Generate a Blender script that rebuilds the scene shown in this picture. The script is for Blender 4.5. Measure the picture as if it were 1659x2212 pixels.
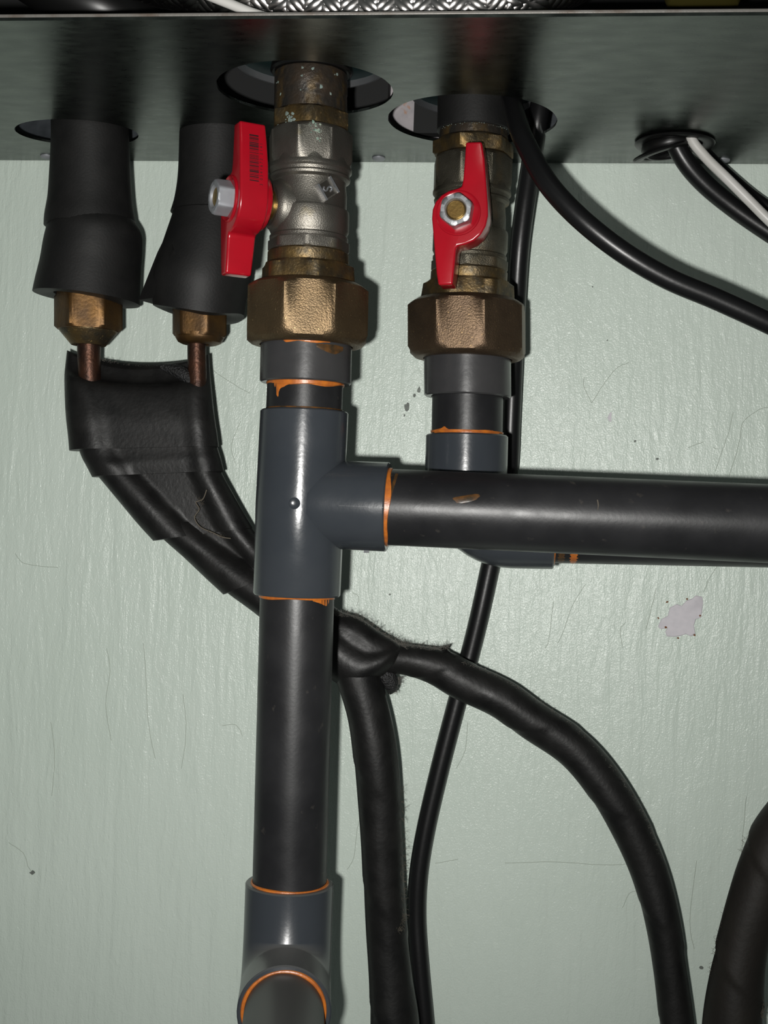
import bpy, bmesh, math, random
from mathutils import Vector as V, Matrix
random.seed(7)
for o in list(bpy.data.objects): bpy.data.objects.remove(o)
S = bpy.context.scene; COL = S.collection

# ------------------------------------------------------------------ camera, light, exposure
FPX = 2800.0; DW = 0.671                                   # focal length in pixels, camera to wall
YAW = math.radians(6.3); ROLL = math.radians(2.0)
CF = V((-math.sin(YAW), math.cos(YAW), 0)); R0 = V((math.cos(YAW), math.sin(YAW), 0)); U0 = V((0, 0, 1))
CR = R0*math.cos(ROLL) + U0*math.sin(ROLL); CU = U0*math.cos(ROLL) - R0*math.sin(ROLL)
CP = V((0, -DW, 0))
cd = bpy.data.cameras.new('camera'); cam = bpy.data.objects.new('camera', cd); COL.objects.link(cam)
cd.sensor_fit = 'VERTICAL'; cd.sensor_height = 24.0; cd.sensor_width = 18.0; cd.lens = 24.0*FPX/2212.0
cd.clip_start = 0.01
cam.matrix_world = Matrix((( CR.x, CU.x, -CF.x, CP.x), (CR.y, CU.y, -CF.y, CP.y), (CR.z, CU.z, -CF.z, CP.z), (0, 0, 0, 1)))
S.camera = cam
W = bpy.data.worlds.new('world'); S.world = W; W.use_nodes = True
bg = W.node_tree.nodes['Background']; bg.inputs[0].default_value = (0.9, 1.0, 0.95, 1); bg.inputs[1].default_value = 0.075
# the camera's own flash, a few centimetres left of and below the lens
fl = bpy.data.lights.new('camera_flash', 'SPOT'); flo = bpy.data.objects.new('camera_flash', fl); COL.objects.link(flo)
fl.energy = 14.3; fl.color = (1.0, 0.985, 0.95); fl.shadow_soft_size = 0.006; fl.spot_size = math.radians(98); fl.spot_blend = 1.0
flo.location = CP - CR*0.026 - CU*0.015
_aim = CP + (CF + CR*(500-829.5)/FPX + CU*(1106-900)/FPX)*0.67
flo.rotation_euler = (_aim - flo.location).to_track_quat('-Z', 'Y').to_euler()
S.view_settings.view_transform = 'Standard'; S.view_settings.look = 'None'
S.view_settings.exposure = 0.0; S.view_settings.gamma = 1.0; S.view_settings.use_curve_mapping = False

# ------------------------------------------------------------------ helpers
def P(x, y, d):                                           # the point seen at a pixel, d metres in front of the wall
    r = CF + CR*((x-829.5)/FPX) + CU*((1106-y)/FPX)
    return CP + r*((DW-d)/r.y)
ZP = P(830, 352, 0).z                                     # height of the cabinet's underside

def mesh(name, vs, fs, mat, parent=None, sharp=35, smooth=True):
    """one mesh object; vs are world points, the origin goes to the parent's or to the thing's base"""
    if parent is not None: org = V(parent['_o'])
    else:
        xs = [v[0] for v in vs]; ys = [v[1] for v in vs]; zs = [v[2] for v in vs]
        org = V(((min(xs)+max(xs))/2, (min(ys)+max(ys))/2, min(zs)))
    me = bpy.data.meshes.new(name)
    me.from_pydata([tuple(V(v)-org) for v in vs], [], fs); me.validate()
    bm = bmesh.new(); bm.from_mesh(me); bmesh.ops.recalc_face_normals(bm, faces=bm.faces); bm.to_mesh(me); bm.free()
    if smooth:
        me.shade_smooth(); me.set_sharp_from_angle(angle=math.radians(sharp))
    if mat: me.materials.append(mat)
    o = bpy.data.objects.new(name, me); COL.objects.link(o)
    o['_o'] = tuple(org)
    if parent is not None:
        o.parent = parent; o.location = (0, 0, 0)
    else: o.location = org
    return o
def thing(name, label, cat, loc, group=None):
    o = bpy.data.objects.new(name, None); COL.objects.link(o); o.location = loc; o['_o'] = tuple(loc)
    o.empty_display_size = 0.01
    return tag(o, label, cat, group)
def tag(o, label, cat, group=None):
    o['label'] = label; o['category'] = cat
    if group: o['group'] = group
    return o

def rings_mesh(rings, cap0=True, cap1=True):
    n = len(rings[0]); vs = [p for r in rings for p in r]; fs = []
    for i in range(len(rings)-1):
        for j in range(n):
            k = (j+1) % n
            fs.append((i*n+j, i*n+k, (i+1)*n+k, (i+1)*n+j))
    if cap0: fs.append(tuple(range(n-1, -1, -1)))
    if cap1: fs.append(tuple(range((len(rings)-1)*n, len(rings)*n)))
    return vs, fs
def merge(*parts):
    vs = []; fs = []
    for v, f in parts:
        k = len(vs); vs += list(v); fs += [tuple(i+k for i in q) for q in f]
    return vs, fs
def az(phi): return V((math.sin(phi), -math.cos(phi), 0))    # direction, phi from the wall normal towards the right
def interp(tab, y):
    if y <= tab[0][0]: a, b = tab[0], tab[1]
    elif y >= tab[-1][0]: a, b = tab[-2], tab[-1]
    else:
        for a, b in zip(tab, tab[1:]):
            if a[0] <= y <= b[0]: break
    t = (y-a[0])/(b[0]-a[0]); return a[1] + (b[1]-a[1])*t
def vlathe(ax, d, sc, prof, n=56, sides=0, flat=0, face=0.0, wob=0.0, seed=0):
    """upright turned piece: prof = (pixel row, half width in px); sides>0 cuts it to a polygon"""
    rs = []; rnd = random.Random(seed)
    if sides: n = sides*12
    for (y, hw) in prof:
        c = P(interp(ax, y), y, d); ring = []
        for j in range(n):
            th = 2*math.pi*j/n + (face if sides else 0); r = max(hw, 0.05)
            if sides:
                a = (th - face) % (2*math.pi/sides)
                if a > math.pi/sides: a -= 2*math.pi/sides
                r = min(r, flat/math.cos(a))
            if wob and hw > 1: r *= 1 + wob*(rnd.random()-.5)
            ring.append(c + az(th)*(r*sc))
        rs.append(ring)
    return rings_mesh(rs)
def crom(pts, m):
    """Catmull-Rom through tuples of numbers"""
    out = []; n = len(pts)
    for i in range(n-1):
        p0 = pts[max(i-1, 0)]; p1 = pts[i]; p2 = pts[i+1]; p3 = pts[min(i+2, n-1)]
        for k in range(m):
            t = k/m
            out.append(tuple(0.5*((2*b) + (-a+c)*t + (2*a-5*b+4*c-e)*t*t + (-a+3*b-3*c+e)*t**3) for a, b, c, e in zip(p0, p1, p2, p3)))
    out.append(tuple(pts[-1])); return out
def frames(pts):
    T = []
    for i in range(len(pts)):
        a = pts[max(i-1, 0)]; b = pts[min(i+1, len(pts)-1)]; T.append((b-a).normalized())
    u = T[0].orthogonal().normalized(); out = []
    for t in T:
        u = (u - t*u.dot(t)).normalized(); out.append((t, u, t.cross(u)))
    return out
def tube(pts, rad, n=20, rfun=None, caps=True):
    fr = frames(pts); rs = []; s = 0
    for i, (p, (t, u, v)) in enumerate(zip(pts, fr)):
        if i: s += (pts[i]-pts[i-1]).length
        r = rad[i] if isinstance(rad, (list, tuple)) else rad
        ring = []
        for j in range(n):
            th = 2*math.pi*j/n; q = r*(rfun(s, th) if rfun else 1)
            ring.append(p + (u*math.cos(th) + v*math.sin(th))*q)
        rs.append(ring)
    return rings_mesh(rs, caps, caps)
def pxpath(tab, m=10):
    """tab of (px, py, d, halfwidth px) -> world points and radii"""
    q = crom(tab, m); pts = [P(a[0], a[1], a[2]) for a in q]
    rad = [max(a[3], .2)*((p-CP).dot(CF)/FPX) for a, p in zip(q, pts)]
    return pts, rad
def box(c, ex, ey, ez, sx, sy, sz):
    vs = [c + ex*(a*sx/2) + ey*(b*sy/2) + ez*(e*sz/2) for a in (-1, 1) for b in (-1, 1) for e in (-1, 1)]
    return vs, [(0, 1, 3, 2), (4, 6, 7, 5), (0, 4, 5, 1), (2, 3, 7, 6), (0, 2, 6, 4), (1, 5, 7, 3)]
EX, EY, EZ = V((1, 0, 0)), V((0, 1, 0)), V((0, 0, 1))
def bevel(o, w, seg=2, ang=30):
    b = o.modifiers.new('bevel', 'BEVEL'); b.width = w; b.segments = seg; b.limit_method = 'ANGLE'; b.angle_limit = math.radians(ang)

# ------------------------------------------------------------------ materials
def mat(name, col, rough=.5, metal=0.0, spec=.5, col2=None, nscale=40, nstretch=(1, 1, 1), contrast=(.35, .65), bump=0, bscale=400,
        bstretch=(1, 1, 1), col3=None, n3=60, c3=(.6, .7), rvar=0, aniso=0, coat=0, dust=None, detail=4):
    m = bpy.data.materials.new(name); m.use_nodes = True; nt = m.node_tree; N = nt.nodes; L = nt.links
    b = N['Principled BSDF']; tc = N.new('ShaderNodeTexCoord')
    def noise(sc, st, det=4):
        mp = N.new('ShaderNodeMapping'); mp.inputs['Scale'].default_value = st; L.new(tc.outputs['Object'], mp.inputs['Vector'])
        nz = N.new('ShaderNodeTexNoise'); nz.inputs['Scale'].default_value = sc; nz.inputs['Detail'].default_value = det
        L.new(mp.outputs[0], nz.inputs['Vector']); return nz.outputs[0]
    def ramp(src, lo, hi):
        r = N.new('ShaderNodeMapRange'); r.inputs[1].default_value = lo; r.inputs[2].default_value = hi; L.new(src, r.inputs[0]); return r.outputs[0]
    def mix(fac, a, c):
        x = N.new('ShaderNodeMix'); x.data_type = 'RGBA'
        L.new(fac, x.inputs[0])
        for s, k in ((a, 6), (c, 7)):
            if isinstance(s, tuple): x.inputs[k].default_value = (*s, 1)
            else: L.new(s, x.inputs[k])
        return x.outputs[2]
    out = col; nz = None
    if col2:
        nz = noise(nscale, nstretch, detail); out = mix(ramp(nz, *contrast), col, col2)
    if col3: out = mix(ramp(noise(n3, (1, 1.3, .9), 5), *c3), out, col3)
    if dust:                                                # dust that has settled on what faces up
        g = N.new('ShaderNodeNewGeometry'); sx = N.new('ShaderNodeSeparateXYZ'); L.new(g.outputs['Normal'], sx.inputs[0])
        out = mix(ramp(sx.outputs[2], .15, .95), out, dust)
    if isinstance(out, tuple): b.inputs['Base Color'].default_value = (*out, 1)
    else: L.new(out, b.inputs['Base Color'])
    b.inputs['Roughness'].default_value = rough; b.inputs['Metallic'].default_value = metal
    b.inputs['Specular IOR Level'].default_value = spec; b.inputs['Coat Weight'].default_value = coat
    b.inputs['Anisotropic'].default_value = aniso
    if rvar:
        rr = N.new('ShaderNodeMapRange'); rr.inputs[1].default_value = .3; rr.inputs[2].default_value = .7
        rr.inputs[3].default_value = rough-rvar; rr.inputs[4].default_value = rough+rvar
        L.new(noise(nscale*2, nstretch), rr.inputs[0]); L.new(rr.outputs[0], b.inputs['Roughness'])
    if bump:
        bp = N.new('ShaderNodeBump'); bp.inputs['Strength'].default_value = 1.0; bp.inputs['Distance'].default_value = bump
        L.new(noise(bscale, bstretch, 3), bp.inputs['Height']); L.new(bp.outputs[0], b.inputs['Normal'])
    return m
def wall_material():
    m = bpy.data.materials.new('mint_wall_paint'); m.use_nodes = True; nt = m.node_tree; N = nt.nodes; L = nt.links
    b = N['Principled BSDF']; tc = N.new('ShaderNodeTexCoord')
    def noise(sc, st, det, rough=.5, dist=0):
        mp = N.new('ShaderNodeMapping'); mp.inputs['Scale'].default_value = st; L.new(tc.outputs['Object'], mp.inputs['Vector'])
        nz = N.new('ShaderNodeTexNoise'); nz.inputs['Scale'].default_value = sc; nz.inputs['Detail'].default_value = det
        nz.inputs['Roughness'].default_value = rough; nz.inputs['Distortion'].default_value = dist
        L.new(mp.outputs[0], nz.inputs['Vector']); return nz.outputs[0]
    def mr(src, a, c, lo, hi):
        r = N.new('ShaderNodeMapRange'); r.inputs[1].default_value = a; r.inputs[2].default_value = c
        r.inputs[3].default_value = lo; r.inputs[4].default_value = hi; L.new(src, r.inputs[0]); return r.outputs[0]
    def add(a, c):
        x = N.new('ShaderNodeMath'); x.operation = 'ADD'; L.new(a, x.inputs[0]); L.new(c, x.inputs[1]); return x.outputs[0]
    mx = N.new('ShaderNodeMix'); mx.data_type = 'RGBA'
    L.new(mr(noise(9, (1, 1, .6), 6, .6), .35, .65, 0, 1), mx.inputs[0])
    mx.inputs[6].default_value = (.535, .612, .548, 1); mx.inputs[7].default_value = (.572, .645, .585, 1)
    my = N.new('ShaderNodeMix'); my.data_type = 'RGBA'; my.inputs[7].default_value = (.44, .485, .44, 1)   # thin grey runs of old dirt
    L.new(mr(noise(150, (1, 1, .07), 5, .6, .3), .58, .82, 0, .28), my.inputs[0]); L.new(mx.outputs[2], my.inputs[6])
    L.new(my.outputs[2], b.inputs['Base Color'])
    b.inputs['Roughness'].default_value = .27; b.inputs['Specular IOR Level'].default_value = .30
    # brush drips: long upright ridges, broken into short wrinkles, over a fine orange-peel grain
    ridge = mr(noise(120, (1, 1, .16), 4, .55, .6), .3, .7, 0, .00052)
    wrinkle = mr(noise(330, (1, 1, .42), 4, .6, .8), .3, .7, 0, .00020)
    grain = mr(noise(1300, (1, 1, .8), 2), .3, .7, 0, .00011)
    bp = N.new('ShaderNodeBump'); bp.inputs['Strength'].default_value = .75; bp.inputs['Distance'].default_value = 1.0
    drip = mr(noise(60, (1, 1, .05), 3, .5, .4), .42, .66, 0, .00042)
    L.new(add(add(add(ridge, drip), wrinkle), grain), bp.inputs['Height']); L.new(bp.outputs[0], b.inputs['Normal'])
    return m
M = {}
M['wall'] = wall_material()
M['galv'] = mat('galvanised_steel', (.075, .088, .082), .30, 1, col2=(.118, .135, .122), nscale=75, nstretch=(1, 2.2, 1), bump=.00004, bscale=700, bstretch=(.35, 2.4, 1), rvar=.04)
M['galv_edge'] = mat('sheared_steel_edge', (.20, .19, .175), .45, .35, col2=(.10, .065, .045), nscale=70, contrast=(.5, .75), bump=.0001, bscale=900)
M['dark_inside'] = mat('interior_dark', (.0045, .005, .005), .8)  # darkness of the cabinet inside, put into a near-black base colour
M['pipe'] = mat('black_pvc_pipe', (.011, .011, .0122), .38, 0, .36, col2=(.019, .019, .0205), nscale=30, nstretch=(1, 1, 1), bump=.00003, bscale=700, rvar=.06, col3=(.05, .045, .04), n3=220, c3=(.66, .8))
M['grey'] = mat('grey_pvc', (.032, .037, .044), .22, 0, .45, col2=(.040, .045, .052), nscale=25, bump=.00003, bscale=600, rvar=.05)
M['grey_dusty'] = mat('grey_pvc_dusty', (.032, .037, .044), .28, 0, .45, col2=(.040, .045, .052), nscale=25, bump=.00003, bscale=600, dust=(.085, .085, .082))
M['collar'] = mat('dark_grey_pvc', (.032, .032, .034), .28, 0, .5, col2=(.042, .041, .042), nscale=40, bump=.00003, bscale=600, rvar=.05)
M['glue'] = mat('orange_sealant', (.52, .15, .018), .35, 0, .5, col2=(.36, .10, .02), nscale=300, bump=.0001, bscale=700)
M['glue_thin'] = mat('orange_sealant_smear', (.115, .05, .014), .36, 0, .4, col2=(.035, .024, .013), nscale=330, bump=.00005, bscale=700)
M['brass_nut'] = mat('cast_bronze', (.185, .127, .070), .44, .9, col2=(.15, .105, .06), nscale=120, bump=.00022, bscale=1500, col3=(.50, .36, .19), n3=900, c3=(.66, .76))
M['brass_nut2'] = mat('cast_bronze_dull', (.155, .105, .066), .46, .9, col2=(.118, .08, .052), nscale=120, bump=.00022, bscale=1500, col3=(.46, .30, .13), n3=900, c3=(.66, .76))
M['brass_old'] = mat('tarnished_brass', (.17, .11, .042), .46, .85, col2=(.075, .062, .042), nscale=140, bump=.0002, bscale=900, col3=(.40, .27, .11), n3=500, c3=(.62, .75))
M['brass'] = mat('brass', (.55, .36, .12), .30, 1, col2=(.42, .26, .09), nscale=150, bump=.00005, bscale=800)
M['flare'] = mat('brown_brass', (.135, .070, .022), .45, .8, col2=(.075, .043, .020), nscale=110, bump=.0001, bscale=700)
M['nickel'] = mat('cast_nickel', (.215, .202, .178), .41, .9, col2=(.185, .172, .15), nscale=110, bump=.00013, bscale=2300, col3=(.21, .18, .12), n3=90, c3=(.58, .75))
M['nickel2'] = mat('cast_nickel_stained', (.14, .128, .10), .46, .88, col2=(.075, .068, .05), nscale=90, bump=.0002, bscale=2100, col3=(.17, .13, .08), n3=80, c3=(.5, .7))
M['verdigris'] = mat('verdigris', (.10, .21, .17), .8, 0, col2=(.30, .33, .27), nscale=500, bump=.0003, bscale=900)
M['crust'] = mat('mineral_crust', (.13, .155, .14), .7, 0, col2=(.17, .23, .21), nscale=600, bump=.0004, bscale=900)
M['brown'] = mat('oxidised_fitting', (.050, .036, .025), .42, .5, col2=(.028, .026, .023), nscale=120, bump=.0004, bscale=420, col3=(.085, .055, .022), n3=120, c3=(.55, .7))
M['red'] = mat('red_enamel', (.37, .004, .013), .22, 0, .45, col2=(.32, .004, .012), nscale=60, bump=.00002, bscale=500, coat=.2)
M['zinc'] = mat('zinc_steel', (.46, .47, .49), .38, .9, col2=(.42, .43, .45), nscale=200, bump=.00005, bscale=900)
M['zinc_matt'] = mat('zinc_dusty', (.27, .28, .30), .55, .45, col2=(.30, .31, .33), nscale=200)
M['ink'] = mat('black_print', (.03, .004, .006), .5)
M['logo'] = mat('dark_recess', (.075, .07, .06), .5, .9)
M['foam'] = mat('black_foam_sleeve', (.0060, .0060, .0060), .58, 0, .34, col2=(.0095, .0092, .009), nscale=90, bump=.00008, bscale=900)
M['foam_in'] = mat('black_foam_end', (.007, .007, .007), .8, 0, .3, bump=.0006, bscale=900)
M['tape'] = mat('black_pipe_wrap', (.0055, .0054, .0055), .46, 0, .30, col2=(.0095, .0092, .0088), nscale=55, bump=.00012, bscale=520, bstretch=(1, 1, 1), rvar=.08)
M['tape_brown'] = mat('dusty_black_wrap', (.0095, .0080, .0068), .6, 0, .3, col2=(.014, .0118, .0095), nscale=55, bump=.00015, bscale=420)
M['cellfoam'] = mat('open_cell_foam', (.022, .022, .023), .45, 0, .5, col2=(.006, .006, .006), nscale=900, bump=.0012, bscale=1100)
M['cable'] = mat('black_cable_jacket', (.0055, .0055, .006), .34, 0, .40, bump=.00003, bscale=500)
M['white_cable'] = mat('white_cable_jacket', (.56, .55, .53), .4, 0, .5, col2=(.50, .49, .46), nscale=60)
M['rubber'] = mat('black_rubber', (.0045, .0045, .0045), .36, 0, .35)
M['copper'] = mat('old_copper', (.095, .043, .026), .45, .8, col2=(.035, .021, .017), nscale=160, nstretch=(1, 1, .6), bump=.0002, bscale=700)
M['braid'] = mat('steel_braid', (.52, .50, .49), .22, 1)
M['teal'] = mat('dark_teal_enamel', (.004, .016, .016), .3, 0, .5)
M['rustplate'] = mat('rust_spotted_plate', (.38, .35, .36), .6, 0, .4, col2=(.30, .28, .29), nscale=150, col3=(.36, .15, .05), n3=110, c3=(.58, .66))
M['olive'] = mat('olive_brass', (.10, .085, .02), .45, .6)
M['plaster'] = mat('bare_lilac_plaster', (.58, .555, .585), .65, 0, .3, col2=(.54, .52, .55), nscale=400)
M['rust'] = mat('rust_spot', (.16, .065, .025), .8)
M['greychip'] = mat('grey_underpaint', (.17, .19, .17), .7, col2=(.10, .11, .10), nscale=900)
M['crack'] = mat('hairline_shade', (.37, .41, .36), .9)
M['dust'] = mat('grey_dust', (.14, .13, .115), .95, 0, .2)
M['web'] = mat('tan_dust_thread', (.11, .095, .075), .95, 0, .2)

# ------------------------------------------------------------------ wall
def build_wall():
    o = mesh('wall_back', *box(V((0, .06, -.05)), EX, EY, EZ, 1.9, .12, 1.7), M['wall'])
    o['kind'] = 'structure'; o['label'] = 'pale mint green painted wall with drips and hairline cracks'
    return o
wall = build_wall()
def blob(name, cx, cy, pts, m, parent=wall, d=.0, h=.0004):
    """a flake on the wall: irregular outline in px about (cx, cy), slightly domed"""
    n = len(pts); c = P(cx, cy, d)
    base = [P(cx+a, cy+b, d) + EY*.0002 for a, b in pts]; top = [P(cx+a*.93, cy+b*.93, d) - EY*h for a, b in pts]
    vs = base + top + [c - EY*h]
    fs = [(i, (i+1) % n, n+(i+1) % n, n+i) for i in range(n)] + [(n+i, n+(i+1) % n, 2*n) for i in range(n)]
    return mesh(name, vs, fs, m, parent)
def rag(rx, ry, n, seed, j=.35):
    r = random.Random(seed); out = []
    for i in range(n):
        a = 2*math.pi*i/n; k = 1 + j*(r.random()-.5)*2; out.append((rx*k*math.cos(a), ry*k*math.sin(a)))
    return out
chip = [(-50, 24), (-43, 8), (-28, 0), (-24, -18), (-8, -26), (2, -22), (14, -34), (26, -38), (34, -45), (48, -42), (50, -30), (48, -10), (46, 4), (34, 8), (30, 22), (33, 40), (24, 46), (12, 41), (0, 45), (-14, 47), (-30, 46), (-34, 36), (-30, 28), (-44, 30)]
o = blob('paint_chip', 1470, 1330, chip, M['plaster']); o['label'] = 'large lilac bare plaster patch'
for x, y in ((1422, 1335), (1438, 1355), (1500, 1372), (1512, 1330), (1441, 1300), (1465, 1378), (1484, 1294)):
    blob('rust_spot', x, y, rag(2.6, 2.2, 7, x), M['rust'], h=.0006)
blob('paint_chip', 1317, 902, [(-5, 0), (0, -10), (5, -13), (4, 0), (4, 10), (-2, 8)], M['plaster'])
blob('paint_chip', 905, 842, rag(4.5, 7, 9, 3), M['greychip']); blob('paint_chip', 895, 855, rag(4, 4, 8, 4), M['greychip'])
blob('paint_chip', 879, 878, rag(5, 9, 9, 5), M['greychip']); blob('paint_chip', 873, 897, rag(2, 3, 7, 6), M['greychip'])
for x, y, s in ((1372, 953, 2.5), (1420, 991, 3), (1460, 1100, 2), (1312, 735, 1.6), (1280, 620, 1.6), (842, 1284, 2), (70, 1885, 5), (1160, 1602, 5), (1515, 2090, 4)):
    blob('speck', x, y, rag(s, s, 8, x), M['greychip'], h=.0005)
def hair(name, pts, r=.00014, m='crack', parent=wall, d=.0002):
    q = crom([(a, b, d, .3) for a, b in pts], 4)
    pp = [P(a[0]+random.uniform(-.6, .6), a[1]+random.uniform(-.6, .6), a[2]) for a in q]
    return mesh(name, *tube(pp, r, 5), M[m], parent)
for pts in ([(1278, 871), (1262, 835), (1262, 815)], [(1278, 871), (1303, 832), (1325, 803), (1340, 790), (1358, 784)], [(1575, 1030), (1590, 980), (1600, 940), (1605, 912), (1640, 885), (1659, 880)],
            [(1545, 1018), (1560, 975), (1575, 930), (1583, 890)], [(1486, 967), (1520, 955)], [(1540, 966), (1552, 971)], [(1520, 1280), (1532, 1250), (1545, 1230), (1549, 1222)], [(1265, 1262), (1240, 1300), (1222, 1350), (1205, 1390)],
            [(1395, 1360), (1408, 1310), (1418, 1270)], [(1345, 1400), (1340, 1360), (1352, 1345)], [(1090, 1864), (1200, 1862), (1300, 1868), (1360, 1866)], [(940, 1865), (990, 1856)], [(33, 1195), (48, 1215), (80, 1222), (125, 1226)],
            [(18, 1820), (50, 1842), (60, 1870), (72, 1888)], [(480, 1568), (510, 1566), (524, 1590)], [(770, 1310), (775, 1290), (762, 1280)], [(1178, 1400), (1186, 1380), (1196, 1300)], [(1010, 1560), (1005, 1620), (985, 1660)],
            [(750, 1878), (765, 1850), (772, 1790), (780, 1760)], [(1345, 1960), (1360, 1930), (1376, 1925)], [(1590, 1930), (1600, 1860), (1605, 1800), (1612, 1720)], [(230, 1400), (238, 1450), (228, 1520), (240, 1600)], [(310, 1390), (316, 1480), (320, 1560), (335, 1640)],
            [(395, 1500), (402, 1580), (392, 1660)], [(110, 1560), (118, 1640), (112, 1720)], [(420, 760), (460, 800), (505, 830), (540, 850)], [(310, 560), (290, 600), (300, 640)], [(520, 910), (500, 960), (508, 1000)], [(1505, 1860), (1490, 1990), (1500, 2050)]):
    hair('hairline_crack', pts)

# ------------------------------------------------------------------ galvanised cabinet overhead
XL, XR, YF = -.43, .27, -.197
cab = thing('fan_coil_cabinet', 'galvanised steel cabinet underside with round cut-outs above the pipes', 'cabinet', V(((XL+XR)/2, YF/2, ZP)))
HOLES = [(-.2275, -.052, .0305, .0222), (-.102, -.117, .0382, .0362), (-.0315, -.0727, .0388, .0382), (.0640, -.0400, .0170, .0170), (-.155, -.0485, .0202, .0200)]
def plate(name, parent):
    cu = bpy.data.curves.new(name, 'CURVE'); cu.dimensions = '2D'; cu.fill_mode = 'BOTH'; cu.extrude = .0006
    def poly(pp):
        s = cu.splines.new('POLY'); s.points.add(len(pp)-1); s.use_cyclic_u = True
        for q, (x, y) in zip(s.points, pp): q.co = (x, y, 0, 1)
    poly([(XL, YF), (XR, YF), (XR, -.0015), (XL, -.0015)])
    for cx, cy, a, b in HOLES:
        poly([(cx+a*math.cos(t*math.pi/36)*(1+.006*random.random()), cy+b*math.sin(t*math.pi/36)) for t in range(72)])
    tmp = bpy.data.objects.new('tmp', cu); COL.objects.link(tmp)
    dg = bpy.context.evaluated_depsgraph_get(); me = bpy.data.meshes.new_from_object(tmp.evaluated_get(dg))
    vs = [V((v.co.x, v.co.y, v.co.z + ZP + .0006)) for v in me.vertices]; fs = [tuple(p.vertices) for p in me.polygons]
    bpy.data.objects.remove(tmp); bpy.data.curves.remove(cu); bpy.data.meshes.remove(me)
    bm = bmesh.new(); bv = [bm.verts.new(v) for v in vs]
    for f in fs:
        try: bm.faces.new([bv[i] for i in f])
        except ValueError: pass
    bmesh.ops.remove_doubles(bm, verts=bm.verts, dist=1e-6); bm.verts.index_update()
    vs = [v.co.copy() for v in bm.verts]; fs = [tuple(v.index for v in f.verts) for f in bm.faces]; bm.free()
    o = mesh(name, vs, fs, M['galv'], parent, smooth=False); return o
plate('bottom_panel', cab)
o = mesh('front_hem', *box(V(((XL+XR)/2, YF+.004, ZP+.0019)), EX, EY, EZ, XR-XL, .008, .0014), M['galv_edge'], cab); bevel(o, .0004)
mesh('back_panel', *box(V(((XL+XR)/2, -.0025, ZP+.126)), EX, EY, EZ, XR-XL, .0015, .248), mat('dull_zinc_back', (.014, .018, .022), .55, .2, col2=(.034, .040, .046), nscale=130), cab)
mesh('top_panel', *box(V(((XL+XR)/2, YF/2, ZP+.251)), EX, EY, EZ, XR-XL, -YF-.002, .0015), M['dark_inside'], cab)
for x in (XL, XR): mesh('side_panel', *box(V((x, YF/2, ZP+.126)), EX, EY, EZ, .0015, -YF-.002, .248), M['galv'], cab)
mesh('dark_backing', *box(V(((XL+XR)/2, -.020, ZP+.155)), EX, EY, EZ, XR-XL-.004, .02, .188), M['dark_inside'], cab)  # black sheet added so the inside stays dark despite the flash
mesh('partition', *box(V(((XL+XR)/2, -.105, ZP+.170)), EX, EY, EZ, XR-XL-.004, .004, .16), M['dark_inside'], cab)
mesh('dark_block', *box(V((-.128, -.021, ZP+.032)), EX, EY, EZ, .103, .011, .056), M['dark_inside'], cab)  # black block added to darken the view through the front cut-out
a = P(838, 240, .012); b = P(962, 240, .012)
mesh('rusty_bracket', *box(V(((a.x+b.x)/2, -.014, ZP+.024)), EX, EY, EZ, b.x-a.x, .0015, .045), M['rustplate'], cab)['label'] = 'pale rust-spotted bracket plate'
q0, q1 = P(893, 288, .022), P(975, 288, .022)
mesh('control_box', *box(V(((q0.x+q1.x)/2, -.019, q0.z+.016)), EX, EY, EZ, q1.x-q0.x, .007, .032), M['dark_inside'], cab)
def rivet(px, py, r=.0034):
    q = P(px, py, 0); t = ZP/q.z; c = CP + (q-CP)*t                    # on the underside
    c = V((c.x, c.y, ZP)); rs = []
    for z, k in ((0, 1), (-.0005, 1), (-.0011, .85), (-.0015, .5), (-.0016, .2)):
        rs.append([c + V((math.cos(a*math.pi/10)*r*k, math.sin(a*math.pi/10)*r*k, z)) for a in range(20)])
    mesh('rivet', *rings_mesh(rs), M['zinc_matt'], cab)
for x, y in ((818, 341), (1562, 345), (101, 337)): rivet(x, y)

# ------------------------------------------------------------------ pipe columns
AX1 = [(150, 672), (400, 670), (680, 663), (850, 659.5), (1090, 648), (1290, 641), (1600, 634), (1920, 625), (2220, 618)]
AX2 = [(200, 1024), (350, 1022), (600, 1013), (700, 1007), (800, 1011), (900, 1009), (980, 1008), (1140, 1003)]
D1, S1 = .118, .0002001
D2, S2 = .074, .0002131
def root(name, label, cat, ax, y, d): return thing(name, label, cat, P(interp(ax, y), y, d))
def turned(name, ax, d, sc, prof, m, parent, **k): return mesh(name, *vlathe(ax, d, sc, prof, **k), M[m], parent)
R = math.radians

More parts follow.
